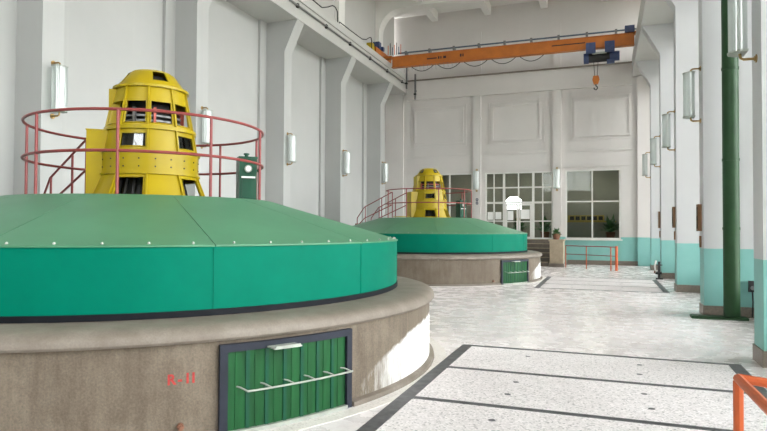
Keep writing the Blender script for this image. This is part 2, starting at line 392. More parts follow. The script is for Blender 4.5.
def tall_window(name, u0, u1, z0, z1, t0, axis, nu, nz, sill):
    t1 = t0 + .07
    def bx(mb, a, b_, t, t_, c, d): return mb.box(t, t_, a, b_, c, d) if axis == 1 else mb.box(a, b_, t, t_, c, d)
    fr = MB()
    for uu in (u0, u1 - .07): bx(fr, uu, uu + .07, t0, t1, z0, z1)
    for zz_ in (z0, z1 - .07): bx(fr, u0 + .07, u1 - .07, t0, t1, zz_, zz_ + .07)
    w = struct(fr, name, 'white')
    for k in range(1, nu):
        uu = u0 + (u1 - u0) * k / nu; bx(MB(), uu - .025, uu + .025, t0, t1, z0 + .07, z1 - .07).build('mullion', 'white', w)
    for k in range(1, nz):
        zz_ = z0 + (z1 - z0) * k / nz; bx(MB(), u0 + .07, u1 - .07, t0 + .01, t1 - .01, zz_ - .02, zz_ + .02).build('glazing_bar', 'white', w)
    for k in range(nu):
        ua, ub = u0 + (u1 - u0) * k / nu, u0 + (u1 - u0) * (k + 1) / nu
        for q in range(nz):
            za, zb = z0 + (z1 - z0) * q / nz, z0 + (z1 - z0) * (q + 1) / nz
            bx(MB(), ua + .03, ub - .03, t0 + .03, t0 + .036, za + .03, zb - .03).build('pane', 'clear', w)
    bx(MB(), u0 - .05, u1 + .05, *sill, z0 - .06, z0).build('window_sill', 'white', w)
    return w
wn = 4
for (y0, y1) in BAYS:
    n_ = 4 if y1 - y0 > 3 else 2
    tall_window('window_%d' % wn, y0, y1, *WIN_Z, XRW + .15, 1, n_, 6, (XRW - .06, XRW + .4))
    tall_window('window_%d' % (wn + 1), y0, y1, *CLER_Z, XRW + .15, 1, n_, 2, (XRW - .06, XRW + .4)); wn += 2
for x0, x1, z0, z1 in ADDED_END_WIN: tall_window('window_%d' % wn, x0, x1, z0, z1, YF - .2, 0, 3, 6, (YF - .3, YF + .06)); wn += 1
# ---- wall behind the viewer
struct(holed(MB(), 0, YF - .3, YF, [XLW - .4, XRW + .4], [0, Z_CEIL], ADDED_END_WIN), 'wall_front', 'rightwall')
# ---- back wall: openings to the control room
HOLES = [(-9.02, -6.52, 1.28, 4.69), (-5.85, -2.43, 1.24, 4.68), (-1.82, .74, 1.26, 4.70)]
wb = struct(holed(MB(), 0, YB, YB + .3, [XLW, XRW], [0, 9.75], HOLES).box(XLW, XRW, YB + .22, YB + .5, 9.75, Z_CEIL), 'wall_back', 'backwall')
for x0, x1 in ((-6.47, -6.07), (-2.42, -2.02)):
    MB().box(x0, x1, YB - .14, YB, 0, 8.74).box(x0 - .03, x1 + .03, YB - .17, YB, 7.5, 7.58).build('pilaster', 'backwall', wb)
    MB().box(x0 + .02, x1 - .02, YB + .1, YB + .22, 9.76, 12.2).build('upper_pilaster', 'backplaster', wb)
for x0, x1 in ((XLW, -10.35), (1.5, XRW)):
    MB().box(x0, x1, YB - .14, YB, 0, Z_RUN - .002).build('corner_pilaster', 'backwall', wb)
MB().box(-10.13, 1.27, YB - .22, YB, 8.74, 9.76).build('beam_band', 'backplaster', wb)
MB().box(-10.05, 1.27, YB - .3, YB + .22, 9.76, 9.82).build('ledge', 'base', wb)
for x0, x1 in ((-10.35, -6.47), (-6.07, -2.42), (-2.02, 1.5)):
    MB().box(x0, x1, YB - .045, YB, 5.60, 5.72).box(x0, x1, YB - .07, YB, 5.72, 5.77).build('string_course', 'backplaster', wb)
    MB().box(x0, x1, YB - .045, YB, 4.84, 4.93).build('lintel_moulding', 'backplaster', wb)
def frame_xz(mb, x0, x1, z0, z1, w, y0, y1):
    return mb.box(x0, x1, y0, y1, z0, z0 + w).box(x0, x1, y0, y1, z1 - w, z1).box(x0, x0 + w, y0, y1, z0 + w, z1 - w).box(x1 - w, x1, y0, y1, z0 + w, z1 - w)
for x0, x1 in ((-9.75, -7.0), (-5.52, -3.0), (-1.42, 1.22)):
    mb = frame_xz(MB(), x0, x1, 6.32, 8.22, .10, YB - .075, YB)
    frame_xz(mb, x0 - .16, x1 + .16, 6.16, 8.38, .05, YB - .035, YB)
    mb.build('panel_moulding', 'backplaster', wb)
    MB().box(x0 + .1, x1 - .1, YB - .03, YB, 6.42, 8.12).build('panel', 'backplaster', wb)
struct(MB().box(-1.75, 1.5, YB - .02, YB, 0, .22).box(-10.35, -6.47, YB - .02, YB, 0, .22), 'baseboard_back', 'base')
# glazed openings
def window_back(name, x0, x1, z0, z1, xs, zs):
    y0, y1 = YB + .02, YB + .10
    w = struct(frame_xz(MB(), x0, x1, z0, z1, .07, y0, y1), name, 'white')
    for x in xs: MB().box(x - .035, x + .035, y0, y1, z0 + .07, z1 - .07).build('mullion', 'white', w)
    for z in zs: MB().box(x0 + .07, x1 - .07, y0 + .01, y1 - .01, z - .03, z + .03).build('transom', 'white', w)
    X = [x0] + list(xs) + [x1]; Z = [z0] + list(zs) + [z1]
    for a, b_ in zip(X[:-1], X[1:]):
        for c, d in zip(Z[:-1], Z[1:]): MB().box(a + .03, b_ - .03, y0 + .035, y0 + .041, c + .03, d - .03).build('pane', 'glass', w)
    return w
w = window_back('window_1', -9.02, -6.52, 1.28, 4.69, [-7.77], [3.1])
w = window_back('window_2', -1.82, .74, 1.26, 4.70, [-.56], [3.12])
MB().box(-1.9, .82, YB - .08, YB + .02, 1.20, 1.26).build('window_sill', 'white', w)
# glazed screen with the double door
y0, y1 = YB + .02, YB + .10
dr = struct(frame_xz(MB(), -5.85, -2.43, 1.24, 4.68, .07, y0, y1), 'door_1', 'white')
for x, hw in ((-5.40, .03), (-4.88, .06), (-3.40, .06), (-2.93, .03)): MB().box(x - hw, x + hw, y0, y1, 1.31, 4.61).build('mullion', 'white', dr)
MB().box(-4.17, -4.11, y0, y1, 3.12, 4.61).build('mullion', 'white', dr)
for z, hw in ((3.88, .035), (3.10, .05)): MB().box(-5.78, -2.5, y0 + .01, y1 - .01, z - hw, z + hw).build('transom', 'white', dr)
for a, b_ in ((-5.78, -4.94), (-3.34, -2.5)): MB().box(a, b_, y0 + .01, y1 - .01, 2.12, 2.18).build('transom', 'white', dr)
XS = [-5.82, -5.40, -4.88, -4.14, -3.40, -2.93, -2.46]
for k, (a, b_) in enumerate(zip(XS[:-1], XS[1:])):
    for c, d in ((3.9, 4.64), (3.12, 3.86)) + (((2.16, 3.08), (1.3, 2.14)) if k not in (2, 3) else ()):
        MB().box(a + .02, b_ - .02, y0 + .035, y0 + .041, c, d).build('pane', 'glass', dr)
for x0, x1, hx in ((-4.81, -4.15, -4.21), (-4.13, -3.47, -4.07)):
    leaf = frame_xz(MB(), x0, x1, 1.26, 3.04, .09, y0 - .02, y1 - .02).build('door_leaf', 'white', dr)
    MB().box(x0 + .09, x1 - .09, y0 + .01, y0 + .016, 1.35, 2.95).build('pane', 'glass', leaf)
    MB().box(x0 + .09, x1 - .09, y0 - .01, y1 - .03, 2.10, 2.15).build('leaf_rail', 'white', leaf)
    MB().tube([(hx, y0 - .02, 2.18), (hx, y0 - .07, 2.18), (hx, y0 - .07, 2.32), (hx, y0 - .02, 2.32)], .01, 6).build('handle', 'brass', leaf)
# control room beyond
struct(MB().box(-11, 2.6, YB + .3, 37.4, .9, 1.2), 'floor_control_room', 'officefloor')
struct(MB().box(-11, 2.6, YB + .3, 37.4, 5.2, 5.4), 'ceiling_control_room', 'officewall')
ow = struct(holed(MB(), 0, 37.0, 37.3, [-11, 2.6], [1.2, 5.2], [(-5.72, -4.75, 2.95, 3.72)]), 'wall_control_room_back', 'officewall')
struct(MB().box(-11.2, -11, YB + .3, 37.4, 1.2, 5.2), 'wall_control_room_left', 'officewall')
struct(MB().box(2.4, 2.6, YB + .3, 37.4, 1.2, 5.2), 'wall_control_room_right', 'officewall')
MB().prism([(-5.72, 3.5), (-5.5, 3.72), (-5.72, 3.72)], 1, 37.02, 37.28).prism([(-4.75, 3.5), (-4.75, 3.72), (-4.97, 3.72)], 1, 37.02, 37.28).build('arch_infill', 'officewall', ow)

# ================================================================== FLOOR HATCHES
MB().lathe([(4.14, .0), (4.31, .0), (4.31, .003), (4.14, .003)], n=96, closed_prof=True, o=(-6.18, 6.83, 0)).build('terrazzo_border', 'band', FLOOR)
MB().lathe([(4.14, .0), (4.31, .0), (4.31, .003), (4.14, .003)], n=96, closed_prof=True, o=(-6.18, 21.35, 0)).build('terrazzo_border', 'band', FLOOR)
def floor_hatch(loc, label):
    t = thing('floor_hatch', loc, label, 'floor hatch', 'terrazzo floor hatches')
    w, L, e = 3.36, 4.42, .15
    MB().box(-e, 0, 0, L + .07, 0, .006).box(w, w + e, 0, L + .07, 0, .006).box(0, w, L, L + .07, 0, .006).box(0, w, 0, .07, 0, .006).build('frame', 'strip', t)
    for k in range(-1, 3 + 0):
        pass
    for k in range(3):
        ya, yb_ = .07 + (L - .07) * k / 3, .07 + (L - .07) * (k + 1) / 3
        p = MB().box(.012, w - .012, ya + .042, yb_ - .055, 0, .007).build('cover_slab', 'hatchslab', t)
        if k < 2: MB().box(0, w, yb_ - .050, yb_ - .012, 0, .009).build('divider', 'strip', t); MB().box(0, w, yb_ - .004, yb_ + .036, 0, .009).build('divider', 'strip', t)
        for sx in (.27, .68):
            for dy in (.27, -.27):
                if dy < 0 and k == 2 and sx < .5: continue
                x, y = w * sx + random.uniform(-.04, .04), (ya + yb_) / 2 + dy
                MB().lathe([(.0, .0095), (.022, .0095), (.034, .0085), (.034, .007)], n=10, o=(x, y, 0)).build('lifting_eye', 'strip', p)
    return t
floor_hatch((-1.86, 4.40, 0), 'floor hatch of terrazzo slabs with dark steel strips in the foreground')
floor_hatch((-1.82, 18.16, 0), 'distant floor hatch of terrazzo slabs beside the farther turbine plinth')

# ================================================================== GENERATORS
R_PL, R_CV, ZC = 4.07, 3.61, .948
def plinth(loc, label, number=None):
    t = thing('turbine_plinth', loc, label, 'plinth', 'round turbine plinths')
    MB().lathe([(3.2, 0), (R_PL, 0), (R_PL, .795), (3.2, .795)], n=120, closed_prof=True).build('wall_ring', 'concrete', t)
    prof = [(3.2, .796), (4.085, .796), (4.12, .805), (4.135, .825), (4.135, .85), (4.12, .885), (4.08, .916), (4.02, .934), (3.9, .943), (3.2, ZC)]
    MB().lathe(prof, n=120, closed_prof=True).build('coping', 'coping', t)
    MB().lathe([(R_PL, 0), (4.135, 0), (4.13, .045), (R_PL, .06)], D2R(-20.2), D2R(320), n=110, closed_prof=True).build('kerb', 'coping', t)
    A0, A1 = D2R(-39.6), D2R(-20.4); fa = D2R(.95)
    MB().shell(lin(A0, A1, 12), [(4.115, .70), (4.115, .765)], .05).shell(lin(A0, A0 + fa, 1), [(4.115, 0), (4.115, .70)], .05).shell(lin(A1 - fa, A1, 1), [(4.115, 0), (4.115, .70)], .05).build('hatch_frame', 'navy', t)
    d = MB().shell(lin(A0 + fa, A1 - fa, 10), [(4.125, .0), (4.125, .035)], .06).build('hatch_door', 'palemetal', t); tag(d, 'green boarded hatch with a pale hook rod')
    nb = 7; bw = (A1 - A0 - 2 * fa) / nb
    for k in range(nb):
        a = A0 + fa + bw * k
        MB().shell(lin(a + .0012, a + bw - .0012, 2), [(4.088, .036), (4.088, .70)], .02).build('board', 'door_green', d)
        if k: MB().shell([a - .004, a + .004], [(4.098, .036), (4.098, .70)], .03).build('batten', 'dkgreen', d)
        MB().shell([a + bw * .38, a + bw * .38 + .006], [(4.093, .036), (4.093, .70)], .006).build('rib', 'door_green', d)
    P = lambda a, r, z: (r * math.cos(a), r * math.sin(a), z)
    ra = lin(D2R(-36.5), D2R(-21.0), 10)
    MB().tube([P(a, 4.165, .365) for a in ra], .009, 6).build('hook_rod', 'palemetal', d)
    for k in range(6):
        a = D2R(-36.5) + D2R(15.3) * k / 5
        MB().tube([P(a - .018, 4.085, .40), P(a - .012, 4.12, .395), P(a, 4.165, .365)], .008, 6).build('hook', 'palemetal', d)
    am = D2R(-32.0); ur, ut = Vector((math.cos(am), math.sin(am), 0)), Vector((-math.sin(am), math.cos(am), 0))
    MB().obox(ur * 4.19 + Vector((0, 0, .715)), ut, ur, Vector((0, 0, 1)), .135, .07, .006).obox(ur * 4.255 + Vector((0, 0, .722)), ut, ur, Vector((0, 0, 1)), .12, .006, .014).build('tray', 'palemetal', t)
    ak = D2R(-43.9); ur = Vector((math.cos(ak), math.sin(ak), 0))
    mb = MB(); mb.tube([ur * 4.06 + Vector((0, 0, .13)), ur * 4.11 + Vector((0, 0, .13))], .028, 8); mb.tube([ur * 4.11 + Vector((0, 0, .13)), ur * 4.14 + Vector((0, 0, .13))], .018, 8)
    mb.build('drain_stub', 'terracotta', t)
    if number:
        xo = -.098
        for ch, wd in zip(number, (.082, .050, .046, .05)):
            cu = bpy.data.curves.new('stencil', 'FONT'); cu.body = ch; cu.size = .115; cu.offset = .004
            to = bpy.data.objects.new('stencil_tmp', cu); C.objects.link(to); bpy.context.view_layer.update()
            me = bpy.data.meshes.new_from_object(to.evaluated_get(bpy.context.evaluated_depsgraph_get())); bpy.data.objects.remove(to)
            for v in me.vertices:
                a = D2R(-44.0) + (v.co.x * .95 + xo) / R_PL; v.co = (4.073 * math.cos(a), 4.073 * math.sin(a), .475 + v.co.y)
            xo += wd
            me.materials.clear(); me.materials.append(MAT['stencil'])
            tag(link('stencil_character', me, t), 'red stencilled character of the number on the plinth')
    return t
G1, G2 = (-6.18, 6.83, 0), (-6.18, 21.35, 0)
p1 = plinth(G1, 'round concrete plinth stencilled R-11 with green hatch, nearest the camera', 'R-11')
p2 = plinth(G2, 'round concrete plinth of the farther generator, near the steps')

Z_TOP = 2.13; R_TOP = 1.78
def cover(loc, label):
    t = thing('generator_cover', loc, label, 'generator cover', 'green generator covers')
    MB().lathe([(3.4, 0), (3.622, 0), (3.622, .055), (3.4, .055)], n=120, closed_prof=True).build('rubber_seal', 'black', t)
    zb, zt, zp = .057, 1.588 - ZC, Z_TOP - ZC
    k0 = D2R(-8.4); n = 12; st = 2 * PI / n; g = .0012
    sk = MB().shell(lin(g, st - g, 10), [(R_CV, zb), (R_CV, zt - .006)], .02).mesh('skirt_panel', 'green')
    rf = MB().shell(lin(g, st - g, 10), [(R_TOP, zp), (R_CV + .012, zt + .006)], 0)
    # roof sheet: a thin frustum sector
    rf = MB(); A = lin(g, st - g, 10)
    for a in A:
        for r, z in ((R_TOP, zp), (R_CV + .014, zt + .004), (R_CV + .014, zt - .012), (R_TOP, zp - .016)): rf.v.append((r * math.cos(a), r * math.sin(a), z))
    for i in range(10):
        for q in range(4): rf.f.append((i * 4 + q, i * 4 + 4 + q, i * 4 + 4 + (q + 1) % 4, i * 4 + (q + 1) % 4))
    rf.f += [(0, 1, 2, 3), (43, 42, 41, 40)]
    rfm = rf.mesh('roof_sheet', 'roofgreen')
    strip = MB().box(R_CV - .01, R_CV + .006, -.012, .012, zb, zt - .014).mesh('seam_strip', 'green')
    for k in range(n):
        link('skirt_panel', sk, t, rz=k0 + st * k); link('roof_sheet', rfm, t, rz=k0 + st * k); link('seam_strip', strip, t, rz=k0 + st * k)
    bolt = MB().lathe([(0, .020), (.008, .020), (.013, .012), (.013, 0)], n=8, o=(R_CV - .03, 0, zt + .013)).mesh('bolt', 'palemetal')
    for k in range(60): link('bolt', bolt, t, rz=k0 + D2R(3) + 2 * PI * k / 60)
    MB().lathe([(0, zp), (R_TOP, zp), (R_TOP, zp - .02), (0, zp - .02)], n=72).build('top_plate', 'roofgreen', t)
    MB().lathe([(R_TOP - .1, zp - .06), (3.55, zt - .06)], n=72).build('under_sheet', 'dark', t)
    return t
cover((G1[0], G1[1], ZC), 'large green domed cover of the generator nearest the camera')
cover((G2[0], G2[1], ZC), 'green domed cover of the farther generator by the glazed doors')

# yellow exciter housing
def exciter(loc, label):
    t = thing('exciter_housing', loc, label, 'generator exciter', 'yellow exciter housings')
    off = D2R(-51.9); pit = D2R(36); z = lambda w: w - Z_TOP
    MB().lathe([(0, 0), (.86, 0), (.86, .03), (0, .03)], n=48).build('base_flange', 'yellow', t)
    tiers = [((.775, .03), (.655, z(2.47)), (z(2.17), z(2.42)), 2, 30, 0), ((.645, z(2.78)), (.592, z(3.08)), (z(2.835), z(3.02)), 2, 32, 1), ((.580, z(3.13)), (.475, z(3.68)), (z(3.165), z(3.475)), 1, 30, 0)]
    for (ra, za), (rb, zb), (h0, h1), every, wdeg, gl in tiers:
        meshes = {}
        for k in range(10):
            has = every == 1 or k % 2 == 1        # sector centres at -18, 54, ... carry the wide openings
            if has not in meshes:
                hw = D2R(wdeg / 2); mid = pit / 2
                A = sorted(set([0, mid - hw, mid - hw * .5, mid, mid + hw * .5, mid + hw, pit]))
                R = lambda zz_: ra + (rb - ra) * (zz_ - za) / (zb - za)
                rows = [(R(q), q) for q in (za, h0, h1, zb)]
                meshes[has] = MB().shell([a + .0005 for a in A], rows, .02, (lambda i, j: j == 1 and 1 <= i <= 4) if has else None).mesh('housing_panel', 'yellow')
                if has and gl: pane = MB().shell(lin(mid - hw, mid + hw, 4), [(R(h0) - .01, h0), (R(h1) - .01, h1)], .006).mesh('sight_pane', 'tintglass')
                rim = MB(); rr = lambda a, q: ((R(q) + .004) * math.cos(a), (R(q) + .004) * math.sin(a), q)
                rim.tube([rr(a, h0) for a in lin(mid - hw, mid + hw, 4)] + [rr(a, h1) for a in lin(mid + hw, mid - hw, 4)], .009, 5, closed=True)
                rimm = rim.mesh('opening_rim', 'yellow')
            p = link('housing_panel', meshes[has], t, rz=off + pit * (k - 2))
            if has:
                link('opening_rim', rimm, p)
                if gl: link('sight_pane', pane, p)
        rib = MB().prism([(ra - .01, za), (ra + .035, za), (rb + .03, zb), (rb - .01, zb)], 1, -.009, .009).mesh('stiffener_rib', 'yellow')
        for k in range(10): link('stiffener_rib', rib, t, rz=off + pit * k)
    for zz_, r, h, pr in ((z(2.47), .64, .31, .672), (z(3.08), .60, .05, .622), (z(3.68), .47, .035, .515)):
        MB().lathe([(r - .04, zz_), (pr - .01 if h > .2 else pr, zz_), (pr - .01 if h > .2 else pr, zz_ + h), (r - .04, zz_ + h)], n=60, closed_prof=True).build('ring_band', 'yellow', t)
    for zf in (2.465, 2.77): MB().lathe([(.60, z(zf)), (.685, z(zf)), (.685, z(zf + .02)), (.60, z(zf + .02))], n=60, closed_prof=True).build('band_flange', 'yellow', t)
    hb = MB().tube([(.660, 0, 0), (.669, 0, 0)], .011, 8).mesh('bolt', 'dark')
    for k in range(20):
        for zz_ in (z(2.565), z(2.67)): link('bolt', hb, t, (0, 0, zz_), off + D2R(9 + 18 * k))
    # cap with slots
    A = lin(0, D2R(90), 9)
    capm = MB().shell([a + .001 for a in A], [(.47, z(3.715)), (.42, z(3.79)), (.32, z(3.925)), (.26, z(3.955))], .02, lambda i, j: j == 1 and 3 <= i <= 5).mesh('cap_panel', 'yellow')
    for k in range(4): link('cap_panel', capm, t, rz=D2R(-31 - 45 + 90 * k))
    MB().lathe([(0, z(3.985)), (.2, z(3.98)), (.265, z(3.962)), (.265, z(3.945)), (0, z(3.945))], n=32).build('cap_lid', 'yellow', t)
    # brush gear and windings inside
    mb = MB().lathe([(.30, .03), (.34, z(2.5)), (.34, z(3.1)), (.28, z(3.65))], n=24); mb.build('rotor_core', 'dark', t)
    MB().lathe([(0, z(3.9)), (.24, z(3.885)), (.37, z(3.76)), (.42, z(3.72))], n=24).build('cap_dark_sheet', 'dark', t); MB().lathe([(.46, .035), (.42, z(2.43))], n=32).build('opening_dark_sheet', 'dark', t)  # dark sheets added behind cap slots and lower openings to keep them black
    for zz_ in (z(3.21), z(3.28), z(3.36)):
        MB().lathe([(.32, zz_), (.42, zz_), (.42, zz_ + .025), (.32, zz_ + .025)], n=30, closed_prof=True).build('slip_ring', 'steel' if zz_ < z(3.33) else 'copper', t)
    for k in range(10):
        a = off + D2R(36 * k + 10)
        MB().obox((.43 * math.cos(a), .43 * math.sin(a), z(3.28)), (math.cos(a), math.sin(a), 0), (-math.sin(a), math.cos(a), 0), (0, 0, 1), .025, .016, .12).build('brush_holder', 'steel' if k % 2 else 'copper', t)
    mb = MB()
    for k in range(24):
        a = 2 * PI * k / 24; mb.tube([(.5 * math.cos(a), .5 * math.sin(a), .04), (.44 * math.cos(a), .44 * math.sin(a), z(2.42))], .03, 6)
    mb.build('winding', 'dark', t)['kind'] = 'stuff'
    # air duct box on the side away from the windows
    a = D2R(-47.9 - 92); ur, ut, uz = Vector((math.cos(a), math.sin(a), 0)), Vector((-math.sin(a), math.cos(a), 0)), Vector((0, 0, 1))
    bx = MB(); bx.obox(ur * .60 + uz * .48, ut, ur, uz, .25, .21, .46); bx.obox(ur * .60 + uz * .948, ut, ur, uz, .26, .22, .008)
    bx.build('duct_box', 'yellow', t)
    MB().obox(ur * .47 + uz * 1.25, ut, ur, uz, .17, .075, .29).build('upper_duct', 'yellow', t)
    MB().obox(ur * 1.08 + uz * .045, ut, ur, uz, .30, .22, .012).build('duct_foot', 'yellow', t)
    return t
GO = (.041, .037)        # the upper works stand a little off the plinth centre
exciter((G1[0] + GO[0], G1[1] + GO[1], Z_TOP + .002), 'yellow ribbed exciter tower on the green cover nearest the camera')
exciter((G2[0] + GO[0], G2[1] + GO[1], Z_TOP + .002), 'yellow ribbed exciter tower on the farther green cover')

# red guard rail ring with stair rails
def guard_rail(loc, label):
    t = thing('guard_rail', loc, label, 'railing', 'red ring railings')
    R, zt, zm = 1.585, 1.015, .525; r = .019
    A = lin(D2R(140), D2R(168 - 360), 80)
    for zz_, nm in ((zt, 'top_rail'), (zm, 'mid_rail')):
        MB().tube([(R * math.cos(a), R * math.sin(a), zz_) for a in A], r, 8).build(nm, 'red', t)
    post = MB().tube([(R, 0, .003), (R, 0, zt)], r, 8).mesh('post', 'red')
    for d in (-61.5, -21.6, 19, 52, 88, 120, 139.5, 168.5, -143, -103.5): link('post', post, t, rz=D2R(d))
    dv = Vector((math.cos(D2R(160)), math.sin(D2R(160)), 0))
    for a in (140, 168):
        s0 = Vector((R * math.cos(D2R(a)), R * math.sin(D2R(a)), 0)); up_ = Vector((0, 0, 1))
        P = lambda d, zz_: s0 + dv * d + up_ * zz_
        MB().tube([P(0, zt), P(.06, zt - .01), P(1.46, .47), P(1.86, .03), P(1.86, -.20)], r, 8).build('stair_top_rail', 'red', t)
        MB().tube([P(0, zm), P(.06, zm - .01), P(1.46, .02), P(1.78, -.24)], r, 8).build('stair_mid_rail', 'red', t)
        for d, z1, z0 in ((.55, .80, -.08), (1.42, .485, -.32)):
            MB().tube([P(d, z0), P(d, z1)], r, 8).build('stair_post', 'red', t)
        if a == 168:
            for k in range(4):
                d = .42 + .40 * k; c = P(d, .015 - .085 * k) + Vector((.34, .70, 0)) * .5
                MB().obox(c, dv, dv.cross(up_), up_, .13, .36, .012).build('stair_tread', 'steel', t)
    for q in (.1, .9):
        f0 = Vector((R * math.cos(D2R(168)), R * math.sin(D2R(168)), 0)) + dv * 1.95 + Vector((.34, .70, 0)) * q
        MB().tube([f0 + Vector((0, 0, -.22)), f0 + Vector((0, 0, -.265 * (f0.length - 1.74)))], .014, 6).build('foot_stay', 'red', t)
    s0 = Vector((R * math.cos(D2R(168)), R * math.sin(D2R(168)), 0)) + dv * 1.95; s1 = s0 + Vector((.34, .70, 0)) - dv * 0.0
    MB().tube([s0 + Vector((0, 0, -.22)), s1 + Vector((0, 0, -.22))], .03, 8).build('foot_bar', 'red', t)
    return t
guard_rail((G1[0] + GO[0], G1[1] + GO[1], Z_TOP), 'red tubular ring railing around the yellow tower nearest the camera')
guard_rail((G2[0] + GO[0], G2[1] + GO[1], Z_TOP), 'red tubular ring railing with stair rails around the farther yellow tower')

# green oil tank beside each railing
def oil_tank(loc, label):
    t = thing('oil_tank', loc, label, 'oil tank', 'green oil tanks', rz=D2R(42))
    MB().box(-.13, .13, -.17, .17, .04, .68).box(-.14, .14, -.18, .18, .655, .685).build('tank', 'dkgreen', t)
    for sx in (-1, 1):
        for sy in (-1, 1): MB().box(sx * .11 - .03, sx * .11 + .03, sy * .15 - .03, sy * .15 + .03, 0, .04).build('foot', 'dkgreen', t)
    MB().lathe([(0, .75), (.045, .75), (.045, .73), (.03, .725), (.03, .685)], n=14, o=(0, 0, 0)).build('filler_cap', 'dkgreen', t)
    # gauge and sight bar on the face towards the viewer (local -y)
    g = MB().tube([(0.0, -.17, .50), (0.0, -.20, .50)], .055, 16).build('gauge', 'palemetal', t)
    MB().tube([(0.0, -.2, .50), (0.0, -.204, .50)], .04, 16).build('dial', 'paper', g)
    MB().box(-.10, .10, -.205, -.17, .36, .385).build('sight_bar', 'paper', t)
    MB().box(-.09, .09, -.182, -.17, .06, .34).build('inspection_plate', 'dkgreen', t)
    MB().tube([(.20, -.02, .28), (.20, -.02, .46), (.13, -.02, .52)], .012, 6).build('drain_pipe', 'dkgreen', t)
    return t
oil_tank((G1[0] + 1.42 * math.cos(D2R(42)), G1[1] + 1.42 * math.sin(D2R(42)), Z_TOP + .002), 'green oil tank with round gauge inside the nearer red railing')
oil_tank((G2[0] + 1.42 * math.cos(D2R(42)), G2[1] + 1.42 * math.sin(D2R(42)), Z_TOP + .002), 'green oil tank inside the farther red railing')

# ================================================================== WALL LAMPS
def make_lamp():                                       # wall at local x=0, lamp projects to +x, z=0 at the middle
    t = thing('wall_lamp', (0, 0, 0), 'x', 'wall lamp', 'ribbed glass wall lamps')
    H = .55
    pr = []
    for k in range(24):
        a = PI * (k / 23) - PI / 2; rr = .15 + (.006 if k % 2 else 0); pr.append((.19 + rr * math.cos(a) * .9, rr * math.sin(a)))
    pr += [(.13, .145), (.13, -.145)]
    mb = MB(); n = len(pr)
    mb.add([(x, y, -.46) for x, y in pr] + [(x, y, .46) for x, y in pr], [(i, (i + 1) % n, (i + 1) % n + n, i + n) for i in range(n)])
    mb.build('glass_shade', 'lampglass', t)
    for s in (-1, 1):
        MB().prism([(.12, -.155), (.22, -.16), (.32, -.09), (.345, 0), (.32, .09), (.22, .16), (.12, .155)], 2, s * .46 - .012, s * .46 + .012).build('end_cap', 'palemetal' if s > 0 else 'palemetal', t)
        MB().tube([(.0, 0, s * H), (.15, 0, s * H), (.185, 0, s * (H - .02)), (.195, 0, s * .472)], .018, 8).build('bracket', 'brass', t)
        MB().lathe([(0, .03), (.03, .025), (.05, .01), (.052, 0)], n=14).mesh('rosette', 'brass')
        mb = MB(); mb.tube([(0, 0, s * H), (.012, 0, s * H)], .055, 14); mb.tube([(.012, 0, s * H), (.03, 0, s * H)], .032, 12); mb.build('rosette', 'brass', t)
    MB().tube([(.2, 0, -.46), (.2, 0, .46)], .02, 8).build('fluorescent_tube', 'white', t)
    return t
L0 = make_lamp(); first = [True]
def lamp(loc, rz, label):
    o = L0 if first[0] else copy_tree(L0); first[0] = False
    return at(o, loc, label, rz)
LZ = 4.575
for k, lb in enumerate(('glass wall lamp on the left wall above the nearer red railing', 'glass wall lamp on the left wall just right of the near yellow tower',
                        'glass wall lamp third along the left wall, right of the green oil tank', 'glass wall lamp fourth along the left wall, above the far stair rail',
                        'last and smallest glass wall lamp on the left wall near the corner')):
    lamp((XL, PY0 + PS * k, LZ), 0, lb)
for k, lb in enumerate(('bright glass wall lamp cut by the top edge, beside the green downpipe', 'large bright glass wall lamp left of the green downpipe on the right piers',
                        'glass wall lamp on the third right pier from the camera', 'glass wall lamp on the fourth right pier from the camera',
                        'dim farthest glass wall lamp on the right piers')):
    lamp((XR, PY0 + PS * k, LZ), PI, lb)
lamp((-6.27, YB - .14, 4.28), -PI / 2, 'glass wall lamp on the back wall left of the glazed doors')
lamp((-2.22, YB - .14, 4.25), -PI / 2, 'glass wall lamp on the back wall between glazed doors and window')

# ================================================================== CRANE
YC = 27.75
cr = thing('overhead_crane', (0, YC, Z_RTOP + .126), 'orange single-girder overhead travelling crane spanning the hall', 'crane')
zb, zt = -.47, .07
gl = MB().box(-9.87, 1.24, -.012, .012, zb, zt).box(-9.87, 1.24, -.14, .14, zb, zb + .03).box(-9.87, 1.24, -.14, .14, zt - .03, zt)
gd = gl.build('girder', 'crane_orange', cr)
gs = MB().box(-9.8, 1.2, -.105, -.095, zb + .03, zt - .03).build('web_plate', 'crane_orange', gd)
for x0, x1, z0, z1 in ((-8.05, -7.55, -.23, -.17), (-7.5, -7.42, -.25, -.13), (-7.38, -7.32, -.25, -.13), (-7.24, -7.09, -.25, -.13), (-6.42, -6.34, -.25, -.11), (-6.3, -6.24, -.25, -.11)):
    MB().box(x0, x1, -.109, -.105, z0, z1).build('painted_mark', 'ink', gd)
MB().box(-2.2, -.78, -.109, -.105, -.2, -.15).build('painted_mark', 'ink', gd)
for x, sg in ((-10.45, -1), (1.57, 1)):
    ec = MB().box(x - .13, x + .13, -1.1, 1.1, .10, .36).build('end_carriage', 'crane_orange', cr)
    for y in (-.9, .9): MB().tube([(x - .05, y, .13), (x + .05, y, .13)], .13, 16).build('wheel', 'steel', ec)
    x2 = -9.87 if sg < 0 else 1.24
    MB().box(min(x, x2), max(x, x2), -.135, .135, .005, .12).build('girder_end', 'crane_orange', ec)
    MB().box(x - .16, x + .16, -.75, -.45, .36, .70).box(x - .10, x + .22, -.35, -.15, .36, .55).build('drive_motor', 'blue', ec)
for k in range(7):
    x = -10.0 + .11 * k; MB().tube([(x, -.25, .12), (x, -.25, .60 + .12 * math.sin(k * 2.1))], .02, 6).build('cable_riser', ('orange', 'dark', 'blue')[k % 3], cr)
